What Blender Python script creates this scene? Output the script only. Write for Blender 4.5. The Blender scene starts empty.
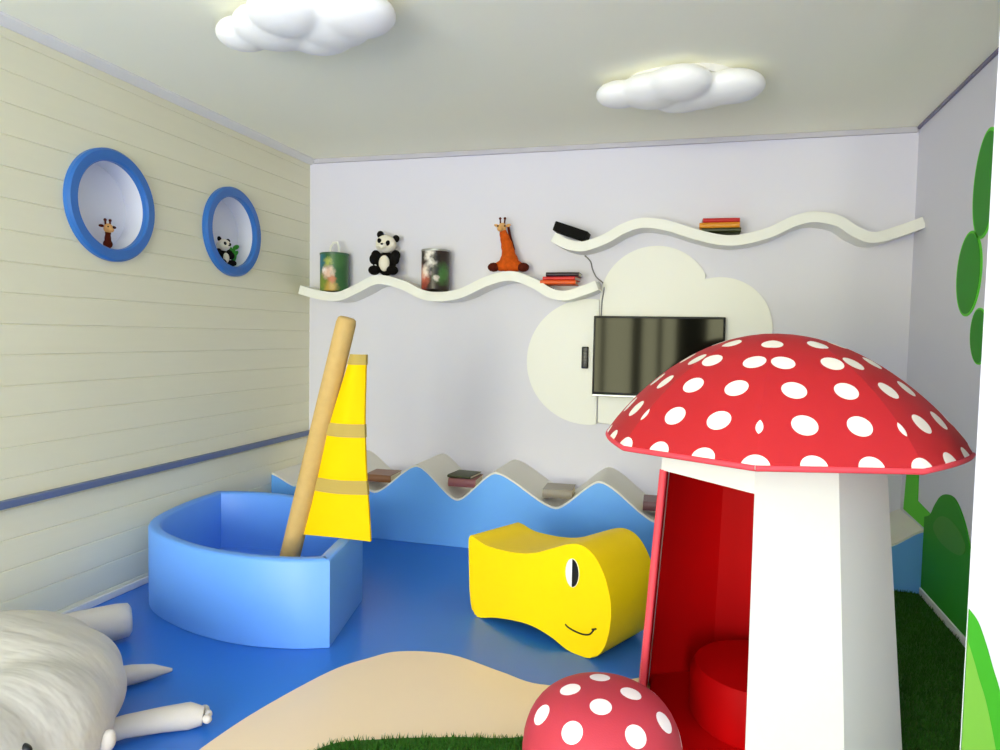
import bpy, bmesh, math, random
from mathutils import Vector, Matrix
random.seed(7)
PI = math.pi
S = bpy.context.scene
COL = S.collection

# ---------------------------------------------------------------- room size (metres)
XL, XR, YB, YF, H = -2.6227, 1.12, 4.4464, -3.4, 2.45
YW = 3.987          # front face of the wave bench

# ---------------------------------------------------------------- node helpers
def srgb(r, g, b):
    f = lambda c: (c/255/12.92) if c/255 <= .04045 else ((c/255+.055)/1.055)**2.4
    return (f(r), f(g), f(b), 1)

def mat(name, rgb, rough=.5, spec=.5, bump=0, bscale=30, var=0, vscale=3, metal=0, coat=0, stretch=None, bdist=.01):
    m = bpy.data.materials.new(name); m.use_nodes = True
    nt = m.node_tree; b = nt.nodes['Principled BSDF']
    b.inputs['Base Color'].default_value = rgb
    b.inputs['Roughness'].default_value = rough
    b.inputs['Specular IOR Level'].default_value = spec
    b.inputs['Metallic'].default_value = metal
    b.inputs['Coat Weight'].default_value = coat
    tc = nt.nodes.new('ShaderNodeTexCoord')
    src = tc.outputs['Object']
    if stretch:
        mp = nt.nodes.new('ShaderNodeMapping'); mp.inputs['Scale'].default_value = stretch
        nt.links.new(src, mp.inputs['Vector']); src = mp.outputs['Vector']
    if var:
        n = nt.nodes.new('ShaderNodeTexNoise'); n.inputs['Scale'].default_value = vscale; n.inputs['Detail'].default_value = 4
        nt.links.new(src, n.inputs['Vector'])
        mx = nt.nodes.new('ShaderNodeMix'); mx.data_type = 'RGBA'
        mx.inputs[6].default_value = tuple(c*(1-var) for c in rgb[:3])+(1,)
        mx.inputs[7].default_value = tuple(min(1, c*(1+var)) for c in rgb[:3])+(1,)
        nt.links.new(n.outputs['Fac'], mx.inputs[0]); nt.links.new(mx.outputs[2], b.inputs['Base Color'])
    if bump:
        n = nt.nodes.new('ShaderNodeTexNoise'); n.inputs['Scale'].default_value = bscale; n.inputs['Detail'].default_value = 3
        nt.links.new(src, n.inputs['Vector'])
        bp = nt.nodes.new('ShaderNodeBump'); bp.inputs['Strength'].default_value = bump; bp.inputs['Distance'].default_value = bdist
        nt.links.new(n.outputs['Fac'], bp.inputs['Height']); nt.links.new(bp.outputs['Normal'], b.inputs['Normal'])
    return m

def emit_mat(name, rgb, strength, base=(.9, .9, .9, 1)):
    m = mat(name, base, .45)
    b = m.node_tree.nodes['Principled BSDF']
    b.inputs['Emission Color'].default_value = rgb; b.inputs['Emission Strength'].default_value = strength
    return m

def mathn(nt, op, a, b=None, c=None):
    n = nt.nodes.new('ShaderNodeMath'); n.operation = op
    for i, v in enumerate((a, b, c)):
        if v is None: continue
        if isinstance(v, (int, float)): n.inputs[i].default_value = v
        else: nt.links.new(v, n.inputs[i])
    return n.outputs[0]

def dots_uv_mat(name, red, white, pu, pv, ou, ov, rad):
    """red cloth printed with round dots on a square grid of the panel's own cloth coordinates (UV in metres)"""
    m = mat(name, red, .62, .25, bump=.08, bscale=240)
    nt = m.node_tree; b = nt.nodes['Principled BSDF']
    uv = nt.nodes.new('ShaderNodeUVMap'); uv.uv_map = 'cloth'
    sp = nt.nodes.new('ShaderNodeSeparateXYZ'); nt.links.new(uv.outputs[0], sp.inputs[0])
    def cell(s, p, o):
        t = mathn(nt, 'ADD', mathn(nt, 'DIVIDE', s, p), o)
        t = mathn(nt, 'SUBTRACT', mathn(nt, 'FRACT', t), .5)
        return mathn(nt, 'MULTIPLY', t, p)
    cu, cv = cell(sp.outputs[0], pu, ou), cell(sp.outputs[1], pv, ov)
    d = mathn(nt, 'SQRT', mathn(nt, 'ADD', mathn(nt, 'MULTIPLY', cu, cu), mathn(nt, 'MULTIPLY', cv, cv)))
    fac = mathn(nt, 'SMOOTH_MIN', 1, 1, .0) if False else mathn(nt, 'LESS_THAN', d, rad)
    mx = nt.nodes.new('ShaderNodeMix'); mx.data_type = 'RGBA'
    mx.inputs[6].default_value = red; mx.inputs[7].default_value = white
    nt.links.new(fac, mx.inputs[0]); nt.links.new(mx.outputs[2], b.inputs['Base Color'])
    return m

def dots_at_mat(name, red, white, centres, rad):
    """red cloth with round dots at listed spots (object coordinates)"""
    m = mat(name, red, .6, .25, bump=.08, bscale=240)
    nt = m.node_tree; b = nt.nodes['Principled BSDF']
    tc = nt.nodes.new('ShaderNodeTexCoord'); cur = None
    for c in centres:
        v = nt.nodes.new('ShaderNodeVectorMath'); v.operation = 'DISTANCE'
        nt.links.new(tc.outputs['Object'], v.inputs[0]); v.inputs[1].default_value = c
        cur = v.outputs['Value'] if cur is None else mathn(nt, 'MINIMUM', cur, v.outputs['Value'])
    fac = mathn(nt, 'LESS_THAN', cur, rad)
    mx = nt.nodes.new('ShaderNodeMix'); mx.data_type = 'RGBA'
    mx.inputs[6].default_value = red; mx.inputs[7].default_value = white
    nt.links.new(fac, mx.inputs[0]); nt.links.new(mx.outputs[2], b.inputs['Base Color'])
    return m

def patch_mat(name, cols, scale, seed, rough=.35):
    """printed picture of soft colour patches"""
    m = mat(name, cols[0], rough, .4)
    nt = m.node_tree; b = nt.nodes['Principled BSDF']
    tc = nt.nodes.new('ShaderNodeTexCoord')
    mp = nt.nodes.new('ShaderNodeMapping'); mp.inputs['Location'].default_value = seed
    nt.links.new(tc.outputs['Object'], mp.inputs['Vector'])
    n = nt.nodes.new('ShaderNodeTexNoise'); n.inputs['Scale'].default_value = scale; n.inputs['Detail'].default_value = 1.5
    nt.links.new(mp.outputs[0], n.inputs['Vector'])
    r = nt.nodes.new('ShaderNodeValToRGB'); r.color_ramp.interpolation = 'EASE'
    e = r.color_ramp.elements
    while len(e) < len(cols): e.new(.5)
    for i, c in enumerate(cols):
        e[i].position = .3+.4*i/(len(cols)-1); e[i].color = c
    nt.links.new(n.outputs['Fac'], r.inputs[0]); nt.links.new(r.outputs[0], b.inputs['Base Color'])
    return m

# ---------------------------------------------------------------- object helpers
def link(name, me, m=None, parent=None):
    o = bpy.data.objects.new(name, me); COL.objects.link(o)
    if m is not None:
        for x in (m if isinstance(m, (list, tuple)) else [m]): me.materials.append(x)
    if parent is not None: o.parent = parent
    return o

def obj(name, bm, m=None, parent=None, smooth=None, loc=None):
    bmesh.ops.recalc_face_normals(bm, faces=bm.faces)
    me = bpy.data.meshes.new(name); bm.to_mesh(me); bm.free()
    if smooth is not None:
        for p in me.polygons: p.use_smooth = True
        me.set_sharp_from_angle(angle=math.radians(smooth))
    o = link(name, me, m, parent)
    if loc is not None: o.location = loc
    return o

def empty(name, loc=(0, 0, 0), rz=0):
    o = bpy.data.objects.new(name, None); COL.objects.link(o)
    o.location = loc; o.rotation_euler = (0, 0, rz); o.empty_display_size = .05
    return o

def tag(o, label, cat, group=None):
    o['label'] = label; o['category'] = cat
    if group: o['group'] = group
    return o

def struct(o):
    o['kind'] = 'structure'; return o

def add_box(bm, lo, hi, bevel=0, seg=2, mtx=None):
    r = bmesh.ops.create_cube(bm, size=1)
    vs = r['verts']
    for v in vs:
        v.co = Vector([(lo[i]+hi[i])/2+v.co[i]*(hi[i]-lo[i]) for i in range(3)])
    if bevel:
        es = list({e for v in vs for e in v.link_edges})
        rb = bmesh.ops.bevel(bm, geom=es, offset=bevel, segments=seg, profile=.5, affect='EDGES')
        vs = list({v for f in rb['faces'] for v in f.verts} | {v for v in vs if v.is_valid})
    if mtx is not None:
        bmesh.ops.transform(bm, matrix=mtx, verts=vs)
    return vs

def add_prism(bm, pts, h, mtx=None, bevel=0, seg=3, h0=0):
    """closed outline in local XY, extruded from h0 to h along local Z, rims rounded"""
    a = [bm.verts.new((x, y, h0)) for x, y in pts]; b = [bm.verts.new((x, y, h)) for x, y in pts]
    n = len(pts)
    f0 = bm.faces.new(a[::-1]); f1 = bm.faces.new(b)
    for i in range(n): bm.faces.new((a[i], a[(i+1) % n], b[(i+1) % n], b[i]))
    vs = a+b
    if bevel:
        es = list(f0.edges)+list(f1.edges)
        r = bmesh.ops.bevel(bm, geom=es, offset=bevel, segments=seg, profile=.5, affect='EDGES', clamp_overlap=True)
        vs = list({v for v in vs if v.is_valid} | {v for f in r['faces'] for v in f.verts})
    if mtx is not None: bmesh.ops.transform(bm, matrix=mtx, verts=vs)
    return vs

def add_lathe(bm, prof, seg=40, mtx=None, closed=False):
    """prof: (r, z) bottom to top"""
    rings = []
    for r, z in prof:
        if r < 1e-6: rings.append([bm.verts.new((0, 0, z))])
        else: rings.append([bm.verts.new((r*math.cos(2*PI*k/seg), r*math.sin(2*PI*k/seg), z)) for k in range(seg)])
    pairs = list(zip(rings, rings[1:]))
    if closed: pairs.append((rings[-1], rings[0]))
    for p, q in pairs:
        for k in range(seg):
            k2 = (k+1) % seg
            if len(p) == 1 and len(q) == 1: continue
            if len(p) == 1: bm.faces.new((p[0], q[k2], q[k]))
            elif len(q) == 1: bm.faces.new((p[k], p[k2], q[0]))
            else: bm.faces.new((p[k], p[k2], q[k2], q[k]))
    vs = [v for r in rings for v in r]
    if mtx is not None: bmesh.ops.transform(bm, matrix=mtx, verts=vs)
    return vs

def add_tube(bm, path, rad, seg=12, caps=True):
    path = [Vector(p) for p in path]; rads = rad if isinstance(rad, (list, tuple)) else [rad]*len(path)
    rings = []; up = Vector((0, 0, 1)); prev = None
    for i, p in enumerate(path):
        d = (path[min(i+1, len(path)-1)]-path[max(i-1, 0)]).normalized()
        a = prev if prev is not None else (up if abs(d.z) < .9 else Vector((1, 0, 0)))
        x = (a-d*a.dot(d)).normalized(); y = d.cross(x); prev = x
        rings.append([bm.verts.new(p+(x*math.cos(2*PI*k/seg)+y*math.sin(2*PI*k/seg))*rads[i]) for k in range(seg)])
    for a, b in zip(rings, rings[1:]):
        for k in range(seg): bm.faces.new((a[k], a[(k+1) % seg], b[(k+1) % seg], b[k]))
    if caps: bm.faces.new(rings[0][::-1]); bm.faces.new(rings[-1])

def add_ball(bm, c, r, rot=None, sub=3):
    """ellipsoid"""
    r = r if isinstance(r, (list, tuple)) else (r, r, r)
    g = bmesh.ops.create_icosphere(bm, subdivisions=sub, radius=1)
    m = Matrix.Translation(Vector(c)) @ (rot.to_4x4() if rot is not None else Matrix.Identity(4)) @ Matrix.Diagonal((*r, 1))
    bmesh.ops.transform(bm, matrix=m, verts=g['verts'])
    return g['verts']

def blob(name, fill, voxel, smooth_it, m, parent=None, loc=None, lam=.5):
    """several overlapping solids melted into one continuous smooth skin"""
    bm = bmesh.new(); fill(bm)
    me = bpy.data.meshes.new('melt'); bm.to_mesh(me); bm.free()
    t = bpy.data.objects.new('melt', me); COL.objects.link(t)
    md = t.modifiers.new('r', 'REMESH'); md.mode = 'VOXEL'; md.voxel_size = voxel
    if smooth_it:
        sm = t.modifiers.new('s', 'SMOOTH'); sm.factor = lam; sm.iterations = smooth_it
    dg = bpy.context.evaluated_depsgraph_get(); dg.update()
    out = bpy.data.meshes.new_from_object(t.evaluated_get(dg)); out.name = name
    bpy.data.objects.remove(t); bpy.data.meshes.remove(me)
    for p in out.polygons: p.use_smooth = True
    out.materials.clear()
    o = link(name, out, m, parent)
    if loc is not None: o.location = loc
    return o

def catmull(pts, n=8, closed=False):
    P = [Vector(p) for p in pts]; out = []
    L = len(P); rng = range(L) if closed else range(L-1)
    g = (lambda i: P[i % L]) if closed else (lambda i: P[max(0, min(L-1, i))])
    for i in rng:
        a, b, c, d = g(i-1), g(i), g(i+1), g(i+2)
        for k in range(n):
            t = k/n
            out.append(.5*((2*b)+(c-a)*t+(2*a-5*b+4*c-d)*t*t+(3*b-a-3*c+d)*t**3))
    if not closed: out.append(P[-1].copy())
    return out

def frame(o, x, y, z):
    return Matrix(((x[0], y[0], z[0], o[0]), (x[1], y[1], z[1], o[1]), (x[2], y[2], z[2], o[2]), (0, 0, 0, 1)))

def copy_thing(root):
    c = root.copy(); COL.objects.link(c)
    for ch in list(root.children):
        d = ch.copy(); COL.objects.link(d); d.parent = c
        for g in ch.children:
            e = g.copy(); COL.objects.link(e); e.parent = d
    return c

# ---------------------------------------------------------------- materials
M = dict(
    lilac=mat('lilac_wall', srgb(216, 215, 227), .55, .3, bump=.03, bscale=60),
    plank=mat('cream_plank', srgb(229, 226, 200), .5, .3, bump=.05, bscale=8, var=.02, vscale=5, stretch=(6, .6, 6)),
    ceiling=mat('ceiling_paint', srgb(250, 249, 228), .75, .2, bump=.04, bscale=90),
    floor=mat('blue_floor', srgb(40, 112, 206), .30, .5, bump=.02, bscale=25, var=.03),
    sand=mat('sand_floor', srgb(238, 214, 180), .45, .4, bump=.03, bscale=60),
    turf=mat('turf', srgb(52, 98, 30), .8, .2, var=.3, vscale=60),
    white=mat('white_paint', srgb(232, 232, 226), .4, .4),
    shell=mat('white_house_board', srgb(216, 216, 212), .45, .35),
    wavetop=mat('wave_top_paint', srgb(228, 224, 212), .45, .4),
    trim=mat('white_trim', srgb(225, 224, 220), .5, .4),
    purple=mat('dark_corner_strip', srgb(120, 116, 140), .5, .4),
    rail=mat('blue_grey_rail', srgb(98, 112, 148), .45, .4),
    ring=mat('porthole_blue', srgb(44, 106, 184), .35, .5),
    niche=mat('niche_paint', srgb(226, 228, 238), .6, .3),
    wave=mat('wave_blue', srgb(108, 178, 248), .45, .4),
    hull=mat('hull_blue_vinyl', srgb(98, 158, 242), .42, .45, bump=.03, bscale=14),
    hull_in=mat('hull_inner_blue_vinyl', srgb(60, 130, 220), .42, .45, bump=.03, bscale=14),
    yellow=mat('yellow_vinyl', srgb(252, 214, 0), .5, .2, bump=.02, bscale=12),
    sail=mat('sail_yellow', srgb(242, 198, 0), .7, .1, bump=.05, bscale=15),
    tan=mat('tan_cloth', srgb(196, 164, 104), .7, .2, bump=.1, bscale=120, var=.1, vscale=30),
    band=mat('tan_band', srgb(182, 158, 84), .7, .2, bump=.1, bscale=200),
    black=mat('black_plastic', srgb(16, 16, 18), .35, .5),
    mattblack=mat('matt_black_plastic', srgb(14, 14, 15), .8, .15),
    screen=mat('glossy_screen', srgb(14, 14, 10), .06, .1),
    silver=mat('silver_plastic', srgb(170, 172, 172), .35, .6, metal=.6),
    redin=mat('red_lining', srgb(204, 3, 8), .6, .15, bump=.04, bscale=20),
    pink=mat('red_piping', srgb(226, 72, 84), .6, .3),
    cushion=mat('white_plush_vinyl', srgb(206, 202, 194), .5, .4, bump=.55, bscale=3.2, stretch=(.8, 3.4, 2), bdist=.03),
    limb=mat('white_limb_vinyl', srgb(210, 204, 196), .5, .4, bump=.25, bscale=26),
    lampw=emit_mat('cloud_lamp_white', (1, .99, .96, 1), .02, srgb(236, 236, 234)),
    green=mat('mural_dark_green', srgb(44, 146, 24), .6, .3),
    lime=mat('mural_bright_green', srgb(92, 206, 46), .6, .3),
    limepale=mat('mural_pale_green', srgb(112, 172, 60), .6, .3),
    olive=mat('mural_olive_green', srgb(74, 148, 50), .6, .3),
    cable=mat('grey_cable', srgb(120, 120, 124), .5, .4),
    fur_b=mat('black_plush', srgb(20, 18, 18), .9, .1, bump=.2, bscale=150),
    fur_w=mat('white_plush', srgb(236, 230, 214), .9, .1, bump=.2, bscale=150),
    fur_o=mat('orange_plush', srgb(196, 84, 22), .9, .1, bump=.2, bscale=150, var=.45, vscale=45),
    fur_br=mat('brown_plush', srgb(84, 30, 18), .9, .1, bump=.2, bscale=150),
    fur_t=mat('tan_plush', srgb(222, 170, 108), .9, .1, bump=.2, bscale=150),
    bamboo=mat('green_felt', srgb(60, 150, 50), .8, .2),
    page=mat('book_pages', srgb(226, 218, 196), .8, .2),
)

# ================================================================ CAMERA
yaw, pit, rol, fpx, hc = -.2715, -.054, .0192, 714.1, 1.2612
fw = Vector((math.sin(yaw)*math.cos(pit), math.cos(yaw)*math.cos(pit), math.sin(pit)))
r0 = Vector((math.cos(yaw), -math.sin(yaw), 0)); u0 = r0.cross(fw)
rr = math.cos(rol)*r0+math.sin(rol)*u0; uu = -math.sin(rol)*r0+math.cos(rol)*u0
cam = bpy.data.cameras.new('camera'); co = bpy.data.objects.new('camera', cam); COL.objects.link(co)
cam.sensor_width = 36; cam.lens = fpx/1000*36; cam.clip_start = .02
co.matrix_world = frame((0, 0, hc), rr, uu, -fw)
S.camera = co

# ================================================================ ROOM SHELL
bm = bmesh.new(); add_box(bm, (XL-.3, YF-.1, -.1), (XR+.1, YB+.1, 0)); struct(obj('floor', bm, M['floor']))
bm = bmesh.new(); add_box(bm, (XL-.3, YF-.1, H), (XR+.1, YB+.1, H+.1)); struct(obj('ceiling', bm, M['ceiling']))
bm = bmesh.new(); add_box(bm, (XL-.3, YB, 0), (XR+.1, YB+.1, H)); struct(obj('wall_back', bm, M['lilac']))
bm = bmesh.new(); add_box(bm, (XR, YF, 0), (XR+.1, YB, H)); struct(obj('wall_right', bm, M['lilac']))

# left wall: horizontal boards with narrow V grooves, two round openings
RINGS = [(2.705, 1.825), (3.586, 1.832)]
RI, RO = .198, .254
bm = bmesh.new()
prof = [(0, 0)]
pitch, z = .1225, .1225-.075
while z < H-.01:
    prof += [(z-.0035, 0), (z, -.004), (z+.0035, 0)]; z += pitch
prof.append((H, 0))
loop = [(x, zz) for zz, x in prof]+[(-.06, H), (-.06, 0)]
vs0 = [bm.verts.new((XL+x, YF, zz)) for x, zz in loop]; vs1 = [bm.verts.new((XL+x, YB, zz)) for x, zz in loop]
bm.faces.new(vs0); bm.faces.new(vs1[::-1])
for i in range(len(loop)):
    j = (i+1) % len(loop); bm.faces.new((vs0[i], vs1[i], vs1[j], vs0[j]))
bmesh.ops.recalc_face_normals(bm, faces=bm.faces)
me = bpy.data.meshes.new('t'); bm.to_mesh(me); bm.free()
tw = bpy.data.objects.new('t', me); COL.objects.link(tw)
cuts = []
for y, zc in RINGS:
    cb = bmesh.new(); add_lathe(cb, [(0, -.3), (RI+.012, -.3), (RI+.012, .3), (0, .3)], 64, frame((XL, y, zc), (0, 1, 0), (0, 0, 1), (1, 0, 0)))
    bmesh.ops.recalc_face_normals(cb, faces=cb.faces)
    cm = bpy.data.meshes.new('c'); cb.to_mesh(cm); cb.free()
    cobj = bpy.data.objects.new('c', cm); COL.objects.link(cobj); cuts.append(cobj)
    bo = tw.modifiers.new('b', 'BOOLEAN'); bo.operation = 'DIFFERENCE'; bo.object = cobj; bo.solver = 'EXACT'
dg = bpy.context.evaluated_depsgraph_get(); dg.update()
wl = bpy.data.meshes.new_from_object(tw.evaluated_get(dg)); wl.name = 'wall_left'
for o in cuts+[tw]: bpy.data.objects.remove(o)
wl.materials.clear()
struct(link('wall_left', wl, M['plank']))

# wall behind the camera with a broad glazed opening (daylight)
WX0, WX1, WZ0, WZ1 = -2.56, .62, .04, 2.2
bm = bmesh.new()
add_box(bm, (XL, YF-.1, 0), (WX0, YF, H)); add_box(bm, (WX1, YF-.1, 0), (XR, YF, H))
add_box(bm, (WX0, YF-.1, 0), (WX1, YF, WZ0)); add_box(bm, (WX0, YF-.1, WZ1), (WX1, YF, H))
struct(obj('wall_front', bm, mat('front_wall_paint', srgb(196, 190, 172), .7)))
bm = bmesh.new()
fm = mat('dark_window_frame', srgb(58, 50, 40), .5)
for x, w_ in ((WX0, .05), (-1.62, .07), (-1.1, .17), (-.68, .08), (-.38, .5), (WX1-.05, .05)):
    add_box(bm, (x, YF-.08, WZ0), (x+w_, YF-.02, WZ1), .004)
add_box(bm, (WX0, YF-.08, WZ0), (WX1, YF-.02, WZ0+.05), .004); add_box(bm, (WX0, YF-.08, WZ1-.05), (WX1, YF-.02, WZ1), .004)
win = struct(obj('window_1', bm, fm))
# short partition in the right foreground
bm = bmesh.new(); add_prism(bm, [(.632, 1.9), (XR, 1.9), (XR, 2.0), (.70, 2.0)], H)
struct(obj('wall_partition', bm, M['lilac']))

# trims
bm = bmesh.new(); add_prism(bm, [(0, 0), (.045, 0), (.045, -.012), (.012, -.035), (0, -.035)], YB-YF, frame((XL, YF, H), (1, 0, 0), (0, 0, 1), (0, 1, 0)))
struct(obj('trim_1', bm, M['trim']))
bm = bmesh.new(); add_box(bm, (XL+.03, YB-.02, H-.03), (XR-.01, YB, H), .003); struct(obj('trim_2', bm, mat('grey_cornice', srgb(190, 188, 196), .6, .3)))
bm = bmesh.new(); add_box(bm, (XR-.014, 2.0, H-.016), (XR, YB-.02, H), .003); struct(obj('trim_3', bm, M['purple']))
bm = bmesh.new(); add_box(bm, (XL, YF, 0), (XL+.014, YB, .032), .003); struct(obj('baseboard_left', bm, M['trim']))
bm = bmesh.new(); add_box(bm, (XR-.014, 2.0, 0), (XR, YW-.004, .04), .003); struct(obj('baseboard_right', bm, M['trim']))
bm = bmesh.new(); add_box(bm, (XL, YF, .548), (XL+.03, YB, .58), .005); struct(obj('trim_4', bm, M['rail']))

# floor inlays: sand shape and turf
def sheet(name, pts, z0, z1, m, n=6):
    bm = bmesh.new(); c = [(p.x, p.y) for p in catmull([(x, y, 0) for x, y in pts], n)]
    return c, bm
sand_edge = [(-1.25, .2), (-1.36, .9), (-1.42, 1.5), (-1.409, 1.773), (-1.374, 2.026), (-1.287, 2.338), (-1.2, 2.48), (-1.108, 2.574), (-.91, 2.61), (-.683, 2.533), (-.517, 2.481), (-.31, 2.55), (-.05, 2.75), (.2, 3.0)]
c = [(p.x, p.y) for p in catmull([(x, y, 0) for x, y in sand_edge], 6)]+[(.6, 3.0), (.6, .2)]
bm = bmesh.new(); add_prism(bm, c, .003); struct(obj('floor_sand_inlay', bm, M['sand']))
turf_edge = [(-1.1, .2), (-1.14, 1.0), (-1.12, 1.6), (-1.067, 1.881), (-.915, 1.979), (-.7, 2.06), (-.489, 2.131), (-.25, 2.35), (0, 2.7), (.3, 3.2), (.55, 3.7), (.66, YW-.004)]
tc_ = [(p.x, p.y) for p in catmull([(x, y, 0) for x, y in turf_edge], 6)]
turf_poly = tc_+[(XR-.016, YW-.004), (XR-.016, .2)]
bm = bmesh.new(); add_prism(bm, turf_poly, .006, h0=.0005); struct(obj('floor_turf_backing', bm, M['turf']))

def inside(x, y, poly):
    r = False; n = len(poly)
    for i in range(n):
        (x1, y1), (x2, y2) = poly[i], poly[(i+1) % n]
        if (y1 > y) != (y2 > y) and x < (x2-x1)*(y-y1)/(y2-y1)+x1: r = not r
    return r
verts, faces = [], []
def blades(n, x0, x1, y0, y1):
    k = 0
    while k < n:
        x, y = random.uniform(x0, x1), random.uniform(y0, y1)
        if not inside(x, y, turf_poly): k += .2; continue
        k += 1
        if math.hypot(x-.169, y-2.3) < .46 or (y < 2.02 and x > .62) or math.hypot(x+.2, y-1.72) < .1: continue
        a = random.uniform(0, 2*PI); h = random.uniform(.012, .022); w = .0022; l = random.uniform(.002, .012); b = random.uniform(0, 2*PI)
        i = len(verts)
        verts.extend([(x-w*math.cos(a), y-w*math.sin(a), .005), (x+w*math.cos(a), y+w*math.sin(a), .005), (x+l*math.cos(b), y+l*math.sin(b), .006+h)])
        faces.append((i, i+1, i+2))
blades(16000, -1.12, -.1, 1.4, 2.4)
blades(26000, .45, XR-.02, 1.95, YW-.01)
me = bpy.data.meshes.new('artificial_turf'); me.from_pydata(verts, [], faces)
t = link('artificial_turf', me, mat('turf_blades', srgb(50, 100, 30), .8, .1, var=.35, vscale=40)); t['kind'] = 'stuff'
tag(t, 'short green artificial grass pile on the play area floor', 'artificial grass')

# ================================================================ PORTHOLES
plabel = ['blue round porthole holding the small giraffe, nearer the camera on the board wall',
          'blue round porthole holding the panda with bamboo, nearer the room corner']
for (y, zc), lb in zip(RINGS, plabel):
    p = empty('porthole', (XL, y, zc)); tag(p, lb, 'porthole', 'blue portholes on the board wall')
    fr = frame((0, 0, 0), (0, 1, 0), (0, 0, 1), (1, 0, 0))
    bm = bmesh.new()
    add_lathe(bm, [(RI, 0), (RI, .022), (RI+.008, .03), (RO-.01, .03), (RO, .02), (RO, 0)], 72, fr, closed=True)
    obj('ring_frame', bm, M['ring'], p, 40)
    bm = bmesh.new()
    add_lathe(bm, [(RI+.01, 0), (RI, 0), (RI, -.10), (0, -.10), (0, -.11), (RI+.01, -.11)], 72, fr, closed=True)
    bmesh.ops.remove_doubles(bm, verts=bm.verts, dist=1e-5)
    obj('niche', bm, M['niche'], p, 40)

# ================================================================ CEILING CLOUD LAMPS
def cloud_lamp(loc, sx, sy, rz, label, lobes):
    e = empty('cloud_lamp', loc, rz); tag(e, label, 'ceiling lamp', 'cloud lamps on the ceiling')
    def fill(bm):
        for (x, y, r, h) in lobes:
            add_ball(bm, (x*sx, y*sy, -.07), (r*sx, r*sx*.92, h*1.15))
        for v in bm.verts: v.co.z = min(v.co.z, -.012)
    blob('cloud_shade', fill, .012, 5, M['lampw'], e)
    bm = bmesh.new()
    add_prism(bm, [(p.x*.86, p.y*.8) for p in catmull([(-.36*sx, 0, 0), (-.2*sx, -.16*sx, 0), (.15*sx, -.2*sx, 0), (.36*sx, 0, 0), (.15*sx, .2*sx, 0), (-.2*sx, .16*sx, 0)], 6, True)], 0, h0=-.03)
    obj('mounting_plate', bm, M['trim'], e)
    return e
LOBES = [(-.37, .0, .15, .05), (-.16, -.02, .22, .062), (.12, .05, .22, .06), (.0, .12, .2, .057), (.0, -.13, .2, .062), (.3, .0, .2, .058)]
cloud_lamp((-.122, 3.36, H), .73, .73, 0, 'white cloud-shaped ceiling lamp, farther one, above the television side', LOBES)
cloud_lamp((-1.42, 2.36, H), .73, .73, -.1, 'white cloud-shaped ceiling lamp, nearer one, cut by the top of the photo', LOBES)

# ================================================================ WAVE SHELVES
def wave_shelf(pts, depth, th, label):
    c = catmull([(x, z, 0) for x, z in pts], 10)
    top, bot = [], []
    for i, p in enumerate(c):
        d = (c[min(i+1, len(c)-1)]-c[max(i-1, 0)]).normalized(); n = Vector((-d.y, d.x, 0))
        top.append(p+n*th/2); bot.append(p-n*th/2)
    out = [(p.x, p.y) for p in bot]+[(p.x, p.y) for p in top[::-1]]
    bm = bmesh.new(); add_prism(bm, out, depth-.001, frame((0, YB-.001, 0), (1, 0, 0), (0, 0, 1), (0, -1, 0)), .004, 2)
    o = obj('wave_shelf', bm, M['white'], None, 35)
    return tag(o, label, 'shelf', 'white wavy wall shelves'), c
SH_L = [(-2.585, 1.548), (-2.45, 1.515), (-2.30, 1.503), (-2.17, 1.55), (-2.02, 1.612), (-1.85, 1.58), (-1.72, 1.522), (-1.6, 1.503), (-1.45, 1.525), (-1.28, 1.60), (-1.13, 1.632), (-.99, 1.59), (-.88, 1.53), (-.79, 1.513), (-.69, 1.54), (-.597, 1.575)]
SH_R = [(-.869, 1.865), (-.79, 1.822), (-.69, 1.805), (-.56, 1.845), (-.45, 1.905), (-.34, 1.935), (-.2, 1.915), (-.05, 1.865), (.09, 1.83), (.2, 1.828), (.35, 1.865), (.48, 1.925), (.58, 1.945), (.7, 1.92), (.79, 1.86), (.88, 1.828), (1.0, 1.86), (1.118, 1.905)]
_, cL = wave_shelf(SH_L, .2, .058, 'white wavy shelf on the left, holding toys and tins')
_, cR = wave_shelf(SH_R, .2, .058, 'white wavy shelf on the right, higher up, above the cloud panel')
def ztop(c, x):
    for a, b in zip(c, c[1:]):
        if a.x <= x <= b.x: return a.y+(b.y-a.y)*(x-a.x)/(b.x-a.x)+.029
    return c[-1].y+.029
def zrest(c, x, hw):
    return max(ztop(c, x+hw*k/5) for k in range(-5, 6))+.002

# ---------------------------------------------------------------- things on the shelves
def canister(x, y, r, h, m, label, handle):
    z = zrest(cL, x, r*.72)-.004
    e = empty('storage_tin', (x, y, z)); tag(e, label, 'tin', 'printed tins on the left wavy shelf')
    bm = bmesh.new(); add_lathe(bm, [(0, 0), (r-.006, 0), (r, .006), (r, h-.012), (0, h-.012)], 40); obj('tin_body', bm, m, e, 40)
    bm = bmesh.new(); add_lathe(bm, [(0, h-.014), (r+.003, h-.014), (r+.003, h-.003), (r-.004, h), (r*.5, h+.004), (0, h+.005)], 40); obj('lid', bm, M['silver'] if not handle else mat('tin_lid_green', srgb(60, 100, 76), .4), e, 40)
    if handle:
        bm = bmesh.new()
        add_tube(bm, [(-.032, 0, h), (-.028, 0, h+.04), (-.008, 0, h+.07), (.02, 0, h+.072), (.032, 0, h+.045), (.034, 0, h)], .008, 8)
        obj('handle', bm, M['white'], e, 60)
    return e
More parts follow.
